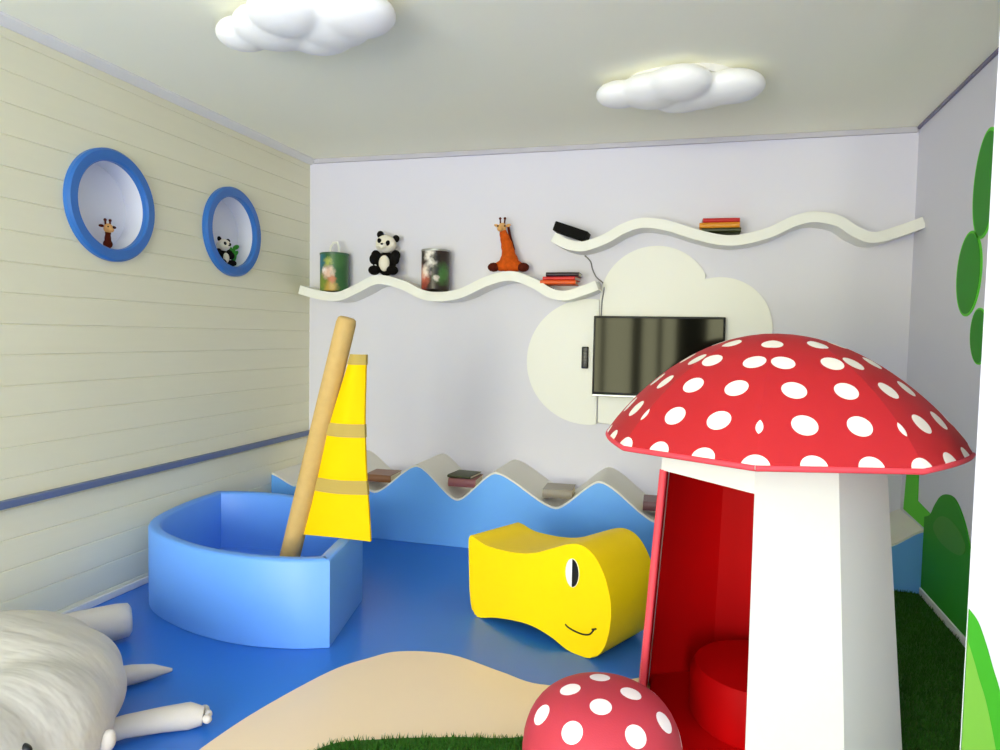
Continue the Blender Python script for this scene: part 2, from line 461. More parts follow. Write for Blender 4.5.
def blob_print(name, base, spots):
    """printed picture: soft-edged colour spots (place on the tin, size, colour) over a ground colour"""
    m = mat(name, base, .35, .4); nt = m.node_tree; b = nt.nodes['Principled BSDF']
    tc = nt.nodes.new('ShaderNodeTexCoord')
    nz = nt.nodes.new('ShaderNodeTexNoise'); nz.inputs['Scale'].default_value = 40; nt.links.new(tc.outputs['Object'], nz.inputs['Vector'])
    mx0 = nt.nodes.new('ShaderNodeVectorMath'); mx0.operation = 'MULTIPLY_ADD'
    nt.links.new(nz.outputs['Color'], mx0.inputs[0]); mx0.inputs[1].default_value = (.05, .05, .05); nt.links.new(tc.outputs['Object'], mx0.inputs[2])
    cur = None
    for c, rad, colr in spots:
        v = nt.nodes.new('ShaderNodeVectorMath'); v.operation = 'DISTANCE'
        nt.links.new(mx0.outputs[0], v.inputs[0]); v.inputs[1].default_value = (c[0]+.025, c[1]+.025, c[2]+.025)
        mr = nt.nodes.new('ShaderNodeMapRange'); mr.inputs['From Min'].default_value = rad*1.4; mr.inputs['From Max'].default_value = rad*.5
        nt.links.new(v.outputs['Value'], mr.inputs['Value'])
        mx = nt.nodes.new('ShaderNodeMix'); mx.data_type = 'RGBA'; mx.inputs[7].default_value = colr
        if cur is None: mx.inputs[6].default_value = base
        else: nt.links.new(cur, mx.inputs[6])
        nt.links.new(mr.outputs[0], mx.inputs[0]); cur = mx.outputs[2]
    nt.links.new(cur, b.inputs['Base Color']); return m
canister(-2.378, YB-.1, .094, .255, blob_print('bird_print', srgb(58, 104, 62), [((-.08, -.05, .2), .07, srgb(36, 116, 148)), ((-.06, -.07, .05), .06, srgb(120, 142, 52)), ((.02, -.09, .02), .045, srgb(186, 152, 70)), ((.07, -.06, .2), .05, srgb(70, 116, 66)), ((.0, -.094, .19), .028, srgb(170, 180, 90)), ((.0, -.094, .12), .042, srgb(226, 190, 172)), ((-.025, -.092, .135), .02, srgb(240, 226, 224)), ((.03, -.09, .07), .025, srgb(190, 110, 70))]), 'green and blue printed tin with a white handle, leftmost on the shelf', True)
canister(-1.655, YB-.1, .09, .26, blob_print('animal_print', srgb(52, 40, 34), [((-.07, -.05, .08), .065, srgb(222, 120, 92)), ((-.06, -.06, .02), .04, srgb(150, 60, 40)), ((.07, -.05, .1), .06, srgb(74, 118, 62)), ((-.015, -.09, .22), .04, srgb(238, 232, 224)), ((-.035, -.085, .12), .04, srgb(240, 226, 214)), ((.01, -.09, .17), .03, srgb(232, 228, 222)), ((.022, -.088, .12), .038, srgb(22, 22, 26)), ((-.065, -.06, .22), .03, srgb(30, 26, 26)), ((.035, -.085, .2), .03, srgb(24, 22, 24)), ((.04, -.08, .07), .018, srgb(210, 200, 190))]), 'black, white and salmon printed tin beside the shelf panda', False)

def panda(loc, s, rz, label, tilt=.25, name='panda_plush'):
    e = empty(name, loc, rz); e.scale = (s, s, s); tag(e, label, 'plush toy')
    def body(bm):
        add_ball(bm, (0, 0, .075), (.062, .05, .075))
        for q in (-1, 1):
            add_ball(bm, (q*.07, -.035, .1), (.026, .03, .034)); add_ball(bm, (q*.064, -.012, .125), (.03, .03, .034))
            add_ball(bm, (q*.058, -.055, .03), (.036, .045, .03))
    blob('body', body, .006, 3, M['fur_b'], e)
    blob('belly', lambda bm: add_ball(bm, (0, -.036, .074), (.036, .026, .05)), .005, 2, M['fur_w'], e)
    rot = Matrix.Rotation(tilt, 3, 'Y'); hc_ = Vector((0, -.01, .195))
    def hd(bm):
        add_ball(bm, hc_, (.066, .056, .056)); add_ball(bm, hc_+rot @ Vector((0, -.05, -.016)), (.026, .022, .02))
    h = blob('head', hd, .006, 3, M['fur_w'], e)
    for q in (-1, 1):
        bm = bmesh.new(); add_ball(bm, hc_+rot @ Vector((q*.052, .006, .048)), (.023, .014, .023), sub=2); obj('ear', bm, M['fur_b'], e, 60)
        bm = bmesh.new(); add_ball(bm, hc_+rot @ Vector((q*.026, -.048, .006)), (.014, .01, .019), Matrix.Rotation(q*.5, 3, 'Y'), 2); obj('eye_patch', bm, M['fur_b'], e, 60)
    bm = bmesh.new(); add_ball(bm, hc_+rot @ Vector((0, -.071, -.008)), (.009, .006, .006), sub=2); obj('nose', bm, M['fur_b'], e, 60)
    return e
panda((-2.0, YB-.1, zrest(cL, -2.0, .05)), 1.06, .1, 'black and white panda plush sitting on a crest of the left wavy shelf')

def giraffe(loc, s, rz, label):
    e = empty('giraffe_plush', loc, rz); e.scale = (s, s, s); tag(e, label, 'plush toy')
    def body(bm):
        add_ball(bm, (0, 0, .06), (.055, .05, .062)); add_ball(bm, (-.005, 0, .11), (.04, .036, .05))
        add_ball(bm, (-.014, 0, .15), (.036, .03, .045)); add_ball(bm, (-.026, -.004, .19), (.029, .025, .04)); add_ball(bm, (-.036, -.008, .22), (.023, .022, .034))
        add_ball(bm, (.045, -.01, .035), (.04, .035, .032)); add_ball(bm, (-.045, -.01, .035), (.038, .035, .03))
    blob('body', body, .006, 4, M['fur_o'], e)
    def hd(bm):
        add_ball(bm, (-.042, -.012, .256), (.024, .024, .028)); add_ball(bm, (-.05, -.04, .244), (.017, .026, .016))
    blob('head', hd, .005, 3, M['fur_t'], e)
    for q in (-1, 1):
        bm = bmesh.new(); add_ball(bm, (q*.086, -.022, .027), (.036, .034, .027), sub=2); obj('foot', bm, M['fur_br'], e, 60)
        bm = bmesh.new(); add_tube(bm, [(-.042+q*.011, -.008, .272), (-.042+q*.014, -.006, .305)], .0045, 8); add_ball(bm, (-.042+q*.014, -.006, .308), .008, sub=2); obj('horn', bm, M['fur_br'], e, 60)
        bm = bmesh.new(); add_ball(bm, (-.042+q*.034, -.006, .268), (.016, .006, .009), Matrix.Rotation(-q*.3, 3, 'Y'), 2); obj('ear', bm, M['fur_t'], e, 60)
        bm = bmesh.new(); add_ball(bm, (-.045+q*.02, -.028, .262), .005, sub=2); obj('eye', bm, M['fur_b'], e, 60)
    bm = bmesh.new(); add_tube(bm, [(-.014, .028, .27), (0, .03, .2), (.022, .034, .13)], [.007, .009, .008], 8); obj('mane', bm, M['fur_br'], e, 60)
    return e
giraffe((-1.165, YB-.1, zrest(cL, -1.165, .08)), 1.08, .1, 'orange and brown giraffe plush sitting on the left wavy shelf')

def book(loc, l, w, t, rz, cover, label, group, tilt=0):
    e = empty('book', loc, rz); e.rotation_euler = (0, tilt, rz); tag(e, label, 'book', group)
    bm = bmesh.new(); add_box(bm, (-l/2+.004, -w/2+.006, .003), (l/2-.004, w/2-.004, t-.003)); obj('pages', bm, M['page'], e)
    bm = bmesh.new()
    c = .003
    add_prism(bm, [(w/2, 0), (-w/2+.004, 0), (-w/2-.003, t*.25), (-w/2-.004, t*.5), (-w/2-.003, t*.75), (-w/2+.004, t), (w/2, t), (w/2, t-c), (-w/2+.006, t-c), (-w/2+.006, c), (w/2, c)], l/2, frame((0, 0, 0), (0, 1, 0), (0, 0, 1), (1, 0, 0)), h0=-l/2)
    obj('cover', bm, cover, e, 40)
    return e
bk = lambda n, *c: mat('book_cover_'+n, srgb(*c), .4, .4)
z = zrest(cL, -.82, .1)
book((-.838, YB-.118, z), .215, .15, .024, .05, bk('orange', 226, 92, 30), 'orange book at the bottom of the stack on the left wavy shelf', 'books on the left wavy shelf')
book((-.825, YB-.118, z+.0245), .2, .15, .022, -.06, bk('red', 208, 36, 34), 'red book in the middle of the stack on the left wavy shelf', 'books on the left wavy shelf')
book((-.81, YB-.118, z+.047), .2, .15, .024, .03, bk('navy', 46, 30, 40), 'dark navy book on top of the stack on the left wavy shelf', 'books on the left wavy shelf')
z = zrest(cR, .11, .1)
book((.095, YB-.1, z), .215, .15, .022, .02, bk('darkgreen', 52, 58, 26), 'dark green book at the bottom of the stack on the right wavy shelf', 'books on the right wavy shelf')
book((.088, YB-.1, z+.0225), .22, .15, .03, -.03, bk('amber', 214, 140, 34), 'amber book in the middle of the stack on the right wavy shelf', 'books on the right wavy shelf')
book((.092, YB-.1, z+.053), .2, .145, .024, .05, bk('crimson', 188, 34, 38), 'crimson book on top of the stack on the right wavy shelf', 'books on the right wavy shelf')

# small black box lying on the sloping end of the right shelf
tl = math.radians(19)
e = empty('media_box', (-.775, YB-.142, ztop(cR, -.775)+.024)); e.rotation_euler = (0, tl, 0)
tag(e, 'small black media box tilted on the left end of the right shelf', 'media box')
bm = bmesh.new(); add_box(bm, (-.105, -.06, 0), (.105, .06, .058), .006); obj('case', bm, M['mattblack'], e, 40)
bm = bmesh.new(); add_box(bm, (-.09, -.062, .012), (.09, -.059, .046), .002); obj('front_panel', bm, M['mattblack'], e)

# ================================================================ CLOUD PANEL + TELEVISION
def arc(cx, cz, r, a0, a1, n=24):
    return [(cx+r*math.cos(math.radians(a0+(a1-a0)*k/n)), cz+r*math.sin(math.radians(a0+(a1-a0)*k/n))) for k in range(n+1)]
cl = empty('wall_cloud', (0, YB-.0005, 0)); tag(cl, 'large flat white cloud on the back wall behind the television', 'wall decoration')
fr = frame((0, 0, 0), (1, 0, 0), (0, 0, 1), (0, -1, 0))
CX = -.6
def clip_ang(r, cx): return math.degrees(math.acos((CX-cx)/r))
c1 = (-.665, 1.112, .392)
a = math.degrees(math.acos((CX-.003-c1[0])/c1[2]))
pts = arc(*c1, a, 360-a, 48)
bm = bmesh.new(); add_prism(bm, pts, .02, fr, .003, 2); obj('left_lobe', bm, M['white'], cl, 35)
top = arc(-.27, 1.492, .332, 180, 28, 30)
rgt = arc(.105, 1.335, .3, 108, -60, 34)
bm = bmesh.new()
add_prism(bm, [(CX+.003, .735), (CX+.003, 1.49)]+top+rgt+[(.15, .86)]+arc(-.2, .95, .3, -20, -130, 20), .02, fr, .003, 2)
obj('main_panel', bm, M['white'], cl, 35)

tv = empty('television', (-.243, YB-.022, 1.155)); tag(tv, 'flat black television mounted on the white cloud panel', 'television')
W2, H2 = .385, .243
bm = bmesh.new(); add_box(bm, (-W2, -.058, -H2), (W2, -.02, H2), .005); obj('housing', bm, M['black'], tv, 40)
bm = bmesh.new(); add_box(bm, (-W2+.012, -.0605, -H2+.02), (W2-.012, -.0575, H2-.012), .001); obj('screen', bm, M['screen'], tv)
bm = bmesh.new(); add_box(bm, (-W2, -.061, -H2-.006), (W2, -.03, -H2+.008), .003); obj('bottom_trim', bm, M['silver'], tv)
bm = bmesh.new(); add_box(bm, (-.12, -.025, -.12), (.12, 0, .12), .003); obj('wall_bracket', bm, M['black'], tv)

e = empty('remote_control', (-.683, YB-.021, 1.14)); tag(e, 'slim black remote control fixed on the cloud panel left of the television', 'remote control')
bm = bmesh.new(); add_box(bm, (-.021, -.022, -.068), (.021, 0, .068), .007, 3); obj('case', bm, M['black'], e, 40)
bm = bmesh.new()
for k in range(5):
    for j in (-1, 1): add_box(bm, (j*.009-.005, -.0245, -.05+k*.02), (j*.009+.005, -.021, -.04+k*.02), .001)
obj('buttons', bm, mat('dark_buttons', srgb(30, 30, 32), .6), e)

bm = bmesh.new()
add_tube(bm, catmull([(-.705, YB-.008, 1.772), (-.668, YB-.008, 1.735), (-.655, YB-.008, 1.69), (-.63, YB-.008, 1.64), (-.585, YB-.012, 1.6), (-.578, YB-.02, 1.56), (-.588, YB-.026, 1.49), (-.59, YB-.03, 1.40)], 6), .004, 8)
tag(obj('cable', bm, M['cable'], None, 60), 'thin grey cable running from the right shelf down to the television', 'cable')

# ================================================================ WAVE BENCH
WV = [(XL+.002, .36), (-2.45, .29), (-2.17, .47), (-1.9, .29), (-1.62, .483), (-1.362, .284), (-1.125, .474), (-.765, .284), (-.515, .466), (-.19, .25), (.11, .465), (.38, .26), (.68, .465), (.96, .238), (XR-.002, .332)]
wc = []
for (x1, z1), (x2, z2) in zip(WV, WV[1:]):
    for k in range(14):
        t = k/14; s = t*t*(3-2*t); s = .45*t+.55*s
        wc.append((x1+(x2-x1)*t, z1+(z2-z1)*s))
wc.append(WV[-1])
for _ in range(2):
    wc = [wc[0]]+[(b[0], (a[1]+2*b[1]+c[1])/4) for a, b, c in zip(wc, wc[1:], wc[2:])]+[wc[-1]]
def zwave(x):
    for (a, za), (b, zb) in zip(wc, wc[1:]):
        if a <= x <= b: return za+(zb-za)*(x-a)/(b-a)
    return wc[-1][1]
wb = empty('wave_bench', (0, 0, 0)); tag(wb, 'low wave-topped blue storage ledge along the back wall', 'storage ledge')
bm = bmesh.new()
add_prism(bm, [(XL+.002, .001)]+[(x, z-.012) for x, z in wc]+[(XR-.002, .001)], .018, frame((0, YW+.018, 0), (1, 0, 0), (0, 0, 1), (0, -1, 0)))
obj('front_panel', bm, M['wave'], wb, 35)
bm = bmesh.new()
add_prism(bm, [(x, z-.012) for x, z in wc]+[(x, z) for x, z in wc[::-1]], YB-YW-.003, frame((0, YB-.001, 0), (1, 0, 0), (0, 0, 1), (0, -1, 0)))
obj('wavy_top', bm, M['wavetop'], wb, 35)

def zsit(x, hw): return max(zwave(x+hw*k/8) for k in range(-8, 9))+.001
spots = [(-1.905, 'brown', (128, 86, 54), 'brown book in the wave valley behind the yellow sail'),
         (-1.355, 'maroon', (140, 84, 84), 'maroon book in the wave valley right of the boat'),
         (-.775, 'taupe', (150, 140, 122), 'taupe book in the wave valley behind the yellow animal seat'),
         (-.2, 'plum', (112, 74, 76), 'plum book in the wave valley beside the mushroom house')]
for i, (x, n, cc, lb) in enumerate(spots):
    hw = .085
    book((x+.005, 4.12, zsit(x, hw)), .17, .19, .05 if i else .045, .05, bk(n, *cc), lb, 'books lying in the wave valleys')
book((-1.36, 4.12, zsit(-1.355, .085)+.0505), .15, .17, .018, -.1, bk('darkolive', 70, 72, 44), 'thin dark olive book on top of the maroon book', 'books lying in the wave valleys')

# ================================================================ BOAT
bt = empty('foam_boat', (0, 0, 0)); tag(bt, 'blue foam play boat with a leaning mast and yellow sail', 'play boat')
star = [(-1.39, 2.52), (-1.52, 2.465), (-1.72, 2.435), (-1.93, 2.455), (-2.13, 2.515), (-2.335, 2.62), (-2.475, 2.77), (-2.545, 2.96), (-2.585, 3.18), (-2.6, 3.42)]
port = [(-2.6, 3.42), (-2.42, 3.475), (-2.2, 3.485), (-1.98, 3.43), (-1.78, 3.33), (-1.62, 3.19), (-1.5, 3.03)]
sc = [Vector((p.x, p.y)) for p in catmull([(x, y, 0) for x, y in star], 5)]
pc = [Vector((p.x, p.y)) for p in catmull([(x, y, 0) for x, y in port], 5)]
outl = sc+pc[1:]                                    # transom closes it
def offset(poly, d):
    n = len(poly); out = []
    for i in range(n):
        a, b, c = poly[i-1], poly[i], poly[(i+1) % n]
        n1 = Vector((-(b-a).y, (b-a).x)).normalized(); n2 = Vector((-(c-b).y, (c-b).x)).normalized()
        k = (n1+n2); k = k/max(.35, k.length_squared/2) if k.length > 1e-6 else n1
        out.append(b-k*d)
    return out
area = sum(a.x*b.y-b.x*a.y for a, b in zip(outl, outl[1:]+outl[:1]))
inn = offset(outl, .055 if area < 0 else -.055)
# make sure the offset went inwards
if abs(sum(a.x*b.y-b.x*a.y for a, b in zip(inn, inn[1:]+inn[:1]))) > abs(area): inn = offset(outl, -.055 if area < 0 else .055)
HB = .362
bm = bmesh.new(); n = len(outl)
lay = []
for poly, zz in ((outl, .002), (outl, HB-.012), ([o.lerp(i, .1) for o, i in zip(outl, inn)], HB-.003), ([o.lerp(i, .25) for o, i in zip(outl, inn)], HB), ([o.lerp(i, .75) for o, i in zip(outl, inn)], HB), ([o.lerp(i, .9) for o, i in zip(outl, inn)], HB-.003), (inn, HB-.012), (inn, .05)):
    lay.append([bm.verts.new((p.x, p.y, zz)) for p in poly])
for a, b in zip(lay, lay[1:]):
    for i in range(n):
        j = (i+1) % n; bm.faces.new((a[i], a[j], b[j], b[i]))
bm.faces.new(lay[0]); bm.faces.new(lay[-1])
hull = obj('hull', bm, M['hull'], bt, 50)

top_p, base_p = Vector((-1.468, 2.8, 1.33)), Vector((-1.797, 2.8, .052))
bm = bmesh.new(); ax = (top_p-base_p)
add_tube(bm, [base_p, base_p+ax*.25, base_p+ax*.5, base_p+ax*.75, top_p-ax*.02, top_p-ax*.005, top_p], [.045, .045, .0445, .044, .043, .039, .03], 24)
obj('mast', bm, M['tan'], bt, 50)
# sail: three yellow fields between tan bands, slightly bellied
LE = [(-1.452, 1.168), (-1.563, .80), (-1.679, .352)]
RE = [(-1.379, 1.166), (-1.377, .868), (-1.37, .62), (-1.347, .36)]
def edge_x(E, z):
    for (xa, za), (xb, zb) in zip(E, E[1:]):
        if zb <= z <= za: return xa+(xb-xa)*(z-za)/(zb-za)
    return E[0][0] if z > E[0][1] else E[-1][0]
def sail_piece(bm, z0, z1, th, grow=0):
    nz, nx = 10, 8; g = {}
    for s in (0, 1):
        for i in range(nz+1):
            zz = z0+(z1-z0)*i/nz
            for k in range(nx+1):
                t = k/nx; xa, xb = edge_x(LE, zz)-grow, edge_x(RE, zz)+grow
                belly = .03*math.sin(PI*t)*(1-.3*(zz-.3)) + .006*math.sin(9*zz)
                sag = .012*math.sin(PI*t)*max(0, 1-(zz-.355)/.15) if z0 < .37 else 0
                g[s, i, k] = bm.verts.new((xa+(xb-xa)*t, 2.8-belly+(th/2 if s else -th/2), zz+sag))
    for i in range(nz):
        for k in range(nx):
            bm.faces.new((g[0, i, k], g[0, i, k+1], g[0, i+1, k+1], g[0, i+1, k])); bm.faces.new((g[1, i, k], g[1, i+1, k], g[1, i+1, k+1], g[1, i, k+1]))
    for i in range(nz):
        for k in (0, nx): bm.faces.new((g[0, i, k], g[0, i+1, k], g[1, i+1, k], g[1, i, k]))
    for k in range(nx):
        for i in (0, nz): bm.faces.new((g[0, i, k], g[0, i, k+1], g[1, i, k+1], g[1, i, k]))
bm = bmesh.new(); sail_piece(bm, .362, 1.16, .014); sl = obj('sail', bm, M['sail'], bt, 40)
for za, zb in ((.565, .625), (.815, .872), (1.128, 1.172)):
    bm = bmesh.new(); sail_piece(bm, za, zb, .02, .002); obj('sail_band', bm, M['band'], sl, 40)

# ================================================================ YELLOW ANIMAL SEAT
A = Vector((-.935, 3.017, 0)); T = Vector((.897, -.442, 0)); N = Vector((.442, .897, 0)); TH = .34
fo = [(-.037, .36), (.03, .341), (.09, .334), (.221, .339), (.326, .359), (.426, .401), (.521, .440), (.583, .442), (.637, .412), (.684, .344), (.713, .251), (.712, .152), (.69, .07), (.65, .018), (.60, .001), (.55, .001), (.503, .008), (.42, .036), (.3, .051), (.137, .03), (.04, .003), (.005, .002), (-.02, .025), (-.036, .1), (-.042, .2), (-.048, .33)]
fc = [(p.x, max(.001, p.y)) for p in catmull([(s, z, 0) for s, z in fo], 4, True)]
ys = empty('foam_animal', A); tag(ys, 'yellow foam animal bench with a smiling round head, on the blue floor', 'foam toy')
MF = frame((0, 0, 0), T, (0, 0, 1), N)
bm = bmesh.new(); add_prism(bm, fc, TH, MF, .012, 3); obj('body', bm, M['yellow'], ys, 40)
def disc(cx, cz, rx, rz, d, half=None, n=28):
    a0, a1 = (0, 360) if half is None else half
    return [(cx+rx*math.cos(math.radians(a0+(a1-a0)*k/n)), cz+rz*math.sin(math.radians(a0+(a1-a0)*k/n))) for k in range(n if half is None else n+1)]
ecx, ecz = .532, .325
bm = bmesh.new(); add_prism(bm, disc(ecx, ecz, .033, .058, 0), .002, MF, h0=-.003); obj('eye_white', bm, mat('eye_white', srgb(245, 245, 240), .4), ys)
bm = bmesh.new(); add_prism(bm, disc(ecx, ecz, .031, .056, 0, (-90, 90)), .0, MF, h0=-.005); obj('pupil', bm, M['black'], ys)
bm = bmesh.new()
mp = catmull([(.503, .108, 0), (.515, .1, 0), (.55, .093, 0), (.59, .092, 0), (.622, .102, 0), (.642, .128, 0)], 6)
add_tube(bm, [A*0+T*p.x+Vector((0, 0, p.y))-N*.001 for p in mp], .0035, 8)
add_tube(bm, [T*.632+Vector((0, 0, .124))-N*.001, T*.652+Vector((0, 0, .132))-N*.001], .0035, 8)
obj('mouth', bm, M['black'], ys, 60)

# ================================================================ MUSHROOM HOUSE
HX, HY, RT, RB, ZR = .169, 2.3, .357, .442, .955
ANG = [-46.4, -3.1, 31.3, 78.4, 118, 155, 192, 227]
mh = empty('mushroom_house', (HX, HY, .006)); tag(mh, 'child-size mushroom playhouse with a red dotted cap and white walls', 'playhouse')
def ring(r, z, angs=ANG): return [Vector((r*math.sin(math.radians(a)), -r*math.cos(math.radians(a)), z)) for a in angs]
def rr_at(z): return RB+(RT-RB)*z/ZR
ZT = ZR+.02
def panel(bm, i, z0, z1, th, r_off=0, z0b=None, z1b=None):
    j = (i+1) % 8; z0b = z0 if z0b is None else z0b; z1b = z1 if z1b is None else z1b
    q = []
    for off in (r_off, r_off+th):
        for (k, za, zb) in ((i, z0, z1), (j, z0b, z1b)):
            for z in (za, zb):
                r = rr_at(z)-off; a = math.radians(ANG[k]); q.append(bm.verts.new((r*math.sin(a), -r*math.cos(a), z)))
    a0, a1, b0, b1, c0, c1, d0, d1 = q
    for f in ((a0, b0, b1, a1), (c0, c1, d1, d0), (a0, a1, c1, c0), (b0, d0, d1, b1), (a1, b1, d1, c1), (a0, c0, d0, b0)): bm.faces.new(f)
for i in range(1, 8):
    th_ = .012 if i == 7 else .022
    bm = bmesh.new(); panel(bm, i, .0, ZT, th_); obj('wall_panel', bm, M['shell'], mh)
    bm = bmesh.new(); panel(bm, i, .012, ZT-.004, .005 if i == 7 else .008, th_+.0005); obj('inner_lining', bm, M['redin'], mh)
bm = bmesh.new(); panel(bm, 0, .888, ZT, .022, 0, .862, ZT); obj('door_header', bm, M['shell'], mh)
bm = bmesh.new(); panel(bm, 0, .89, ZT-.004, .008, .0225, .864, ZT-.004); obj('header_lining', bm, M['redin'], mh)
bm = bmesh.new()                                                     # padded edge of the doorway
a = math.radians(ANG[0])
pa = [Vector((rr_at(z)*math.sin(a)*.974, -rr_at(z)*math.cos(a)*.974, z)) for z in (.0, .3, .6, .888)]
add_tube(bm, pa, .0105, 12); obj('door_edging', bm, M['pink'], mh, 60)
bm = bmesh.new(); add_prism(bm, [(p.x, p.y) for p in ring(RB-.036, 0)], .05, None, .012, 3); obj('floor_pad', bm, M['redin'], mh, 40)
bm = bmesh.new(); add_lathe(bm, [(0, .05), (.2, .05), (.215, .07), (.215, .2), (.2, .225), (.1, .24), (0, .242)], 40, Matrix.Translation((.05, .06, 0))); obj('inner_seat', bm, M['redin'], mh, 50)
# cap: eight cloth gores
CAPX, CAPY, CR, CZ, CHT, PH = .224-HX, 0.0, .514, .962, .318, math.radians(-9.7)
def cap_r(t): return CR*t
def cap_z(t): return CZ+CHT*(max(0, 1-t**2.0)**.93)
NU, NV = 10, 18
tt = [(k/NV)**.85 for k in range(NV+1)]
mer = [0]
for a_, b_ in zip(tt, tt[1:]): mer.append(mer[-1]+math.hypot(cap_r(b_)-cap_r(a_), cap_z(b_)-cap_z(a_)))
MER = mer[-1]
dotm = dots_uv_mat('red_dotted_cloth', srgb(186, 36, 42), srgb(244, 240, 230), .128, .116, 0, .5-(MER+.004)/.116, .0305)
capo = empty('cap', (CAPX, CAPY, 0)); capo.parent = mh
for g in range(8):
    a0, a1 = PH+g*PI/4, PH+(g+1)*PI/4
    bm = bmesh.new(); uvl = bm.loops.layers.uv.new('cloth'); rows = []; uvs = {}
    for k, t in enumerate(tt):
        row = []
        for u in range(NU+1):
            f = u/NU
            p0 = Vector((math.sin(a0), -math.cos(a0))); p1 = Vector((math.sin(a1), -math.cos(a1)))
            p = p0.lerp(p1, f)*cap_r(t)
            bul = 1+.045*math.sin(PI*f)*t                              # gore bellies a little between its seams
            zz = cap_z(t)+.004*math.sin(PI*f)*t+.008*t*(CAPX+p.x-CAPX)
            v = bm.verts.new((p.x*bul, p.y*bul, zz)); uvs[v] = ((f-.5)*2*math.sin(PI/8)*cap_r(t), mer[k]); row.append(v)
            if k == 0: break
        rows.append(row)
    for k in range(NV):
        for u in range(NU):
            if k == 0: f = bm.faces.new((rows[0][0], rows[1][u], rows[1][u+1]))
            else: f = bm.faces.new((rows[k][u], rows[k+1][u], rows[k+1][u+1], rows[k][u+1]))
    for v in [v for v in rows[-1]]: pass
    low = [bm.verts.new((v.co.x*.985, v.co.y*.985, v.co.z-.014)) for v in rows[-1]]
    inr = [bm.verts.new((v.co.x*.62, v.co.y*.62, v.co.z+.012)) for v in rows[-1]]
    for v, w in zip(rows[-1], low): uvs[w] = (uvs[v][0], mer[-1]+.02)
    for w in inr: uvs[w] = (0, mer[-1]+.05)
    for u in range(NU):
        bm.faces.new((rows[-1][u], low[u], low[u+1], rows[-1][u+1])); f = bm.faces.new((low[u], inr[u], inr[u+1], low[u+1])); f.material_index = 1
    for f in bm.faces:
        for l in f.loops: l[uvl].uv = uvs[l.vert]
    o = obj('cap_gore', bm, [dotm, M['redin']], capo, 40)
bm = bmesh.new()
hem = []
for g in range(8):
    a0, a1 = PH+g*PI/4, PH+(g+1)*PI/4
    for u in range(NU):
        f = u/NU; p = Vector((math.sin(a0), -math.cos(a0))).lerp(Vector((math.sin(a1), -math.cos(a1))), f)*CR*(1+.045*math.sin(PI*f))
        hem.append(Vector((p.x*.995, p.y*.995, CZ-.009+.004*math.sin(PI*f)+.008*p.x)))
hem.append(hem[0]); add_tube(bm, hem, .008, 8, False); obj('hem_piping', bm, M['pink'], capo, 60)
bm = bmesh.new(); add_prism(bm, [(p.x*1.0, p.y*1.0) for p in ring(RT-.004, 0)], ZT+.012, None, 0, h0=ZT+.002); obj('roof_board', bm, M['redin'], mh)

# ================================================================ MUSHROOM STOOL
SX, SY = -.198, 1.70
ST = empty('mushroom_stool', (SX, SY, .006)); tag(ST, 'low mushroom stool with a pink-red dotted cap in the foreground', 'stool')
SR, SZ0, SZ1 = .194, .22, .412
sp = []
for k in range(15):
    t = k/14*PI/2; sp.append((SR*math.sin(t)**.78 if k else 0, SZ0+(SZ1-SZ0)*math.cos(t)**.72))
sp = [(0, SZ0-.03), (SR*.75, SZ0-.035), (SR*.95, SZ0-.02)]+sp[::-1]
def on_stool(az, t):
    r = SR*math.sin(t)**.78; zz = SZ0+(SZ1-SZ0)*math.cos(t)**.72; a = math.radians(az)
    return (r*math.sin(a), -r*math.cos(a), zz)
spots = [(.005, -.081, .404), (-.077, -.023, .404), (.067, -.004, .407), (-.136, -.078, .36), (-.051, -.143, .366), (.09, -.119, .368), (.149, -.033, .365), (-.015, .05, .41),
         on_stool(-100, 1.25), on_stool(-28, 1.42), on_stool(18, 1.4), on_stool(100, 1.3), on_stool(130, .85), on_stool(-140, .9), on_stool(165, 1.1), on_stool(-170, 1.2), on_stool(70, 1.42)]
bm = bmesh.new(); add_lathe(bm, sp, 56); obj('stool_cap', bm, dots_at_mat('stool_dotted_cloth', srgb(186, 58, 72), srgb(250, 240, 238), spots, .0255), ST, 50)
bm = bmesh.new(); add_lathe(bm, [(0, 0), (.115, 0), (.12, .01), (.105, .12), (.1, SZ0-.02), (0, SZ0-.02)], 40); obj('stem', bm, M['white'], ST, 50)

# ================================================================ WHITE STUFFED ANIMAL CUSHION
CU = empty('animal_cushion', (0, 0, 0)); tag(CU, 'big white stuffed animal cushion with stubby limbs lying by the board wall', 'floor cushion')
def cb(bm):
    for c_, r_ in (((-2.14, 1.66, .165), (.32, .37, .17)), ((-1.97, 1.66, .16), (.28, .3, .17)), ((-1.85, 1.62, .155), (.23, .25, .17)), ((-1.74, 1.46, .16), (.23, .25, .175)), ((-1.72, 1.26, .17), (.21, .21, .175))):
        add_ball(bm, c_, r_)
    for v in bm.verts: v.co.z = max(v.co.z, .003)
blob('body', cb, .02, 14, M['cushion'], CU)
bm = bmesh.new()
add_tube(bm, [(-2.42, 2.05, .08), (-2.36, 2.14, .08), (-2.31, 2.215, .08), (-2.235, 2.31, .08), (-2.205, 2.345, .08), (-2.198, 2.353, .08)], [.055, .068, .07, .071, .066, .05], 20); obj('leg', bm, M['limb'], CU, 60)
bm = bmesh.new()
add_tube(bm, [(-2.02, 1.9, .045), (-1.96, 1.97, .042), (-1.90, 2.04, .037), (-1.86, 2.09, .032), (-1.82, 2.14, .02)], [.03, .037, .034, .025, .006], 14); obj('flipper', bm, M['limb'], CU, 60)
bm = bmesh.new()
add_tube(bm, [(-1.76, 1.62, .045), (-1.70, 1.69, .043), (-1.66, 1.75, .043), (-1.58, 1.82, .042), (-1.52, 1.865, .04), (-1.485, 1.885, .035)], [.034, .034, .034, .038, .041, .028], 16)
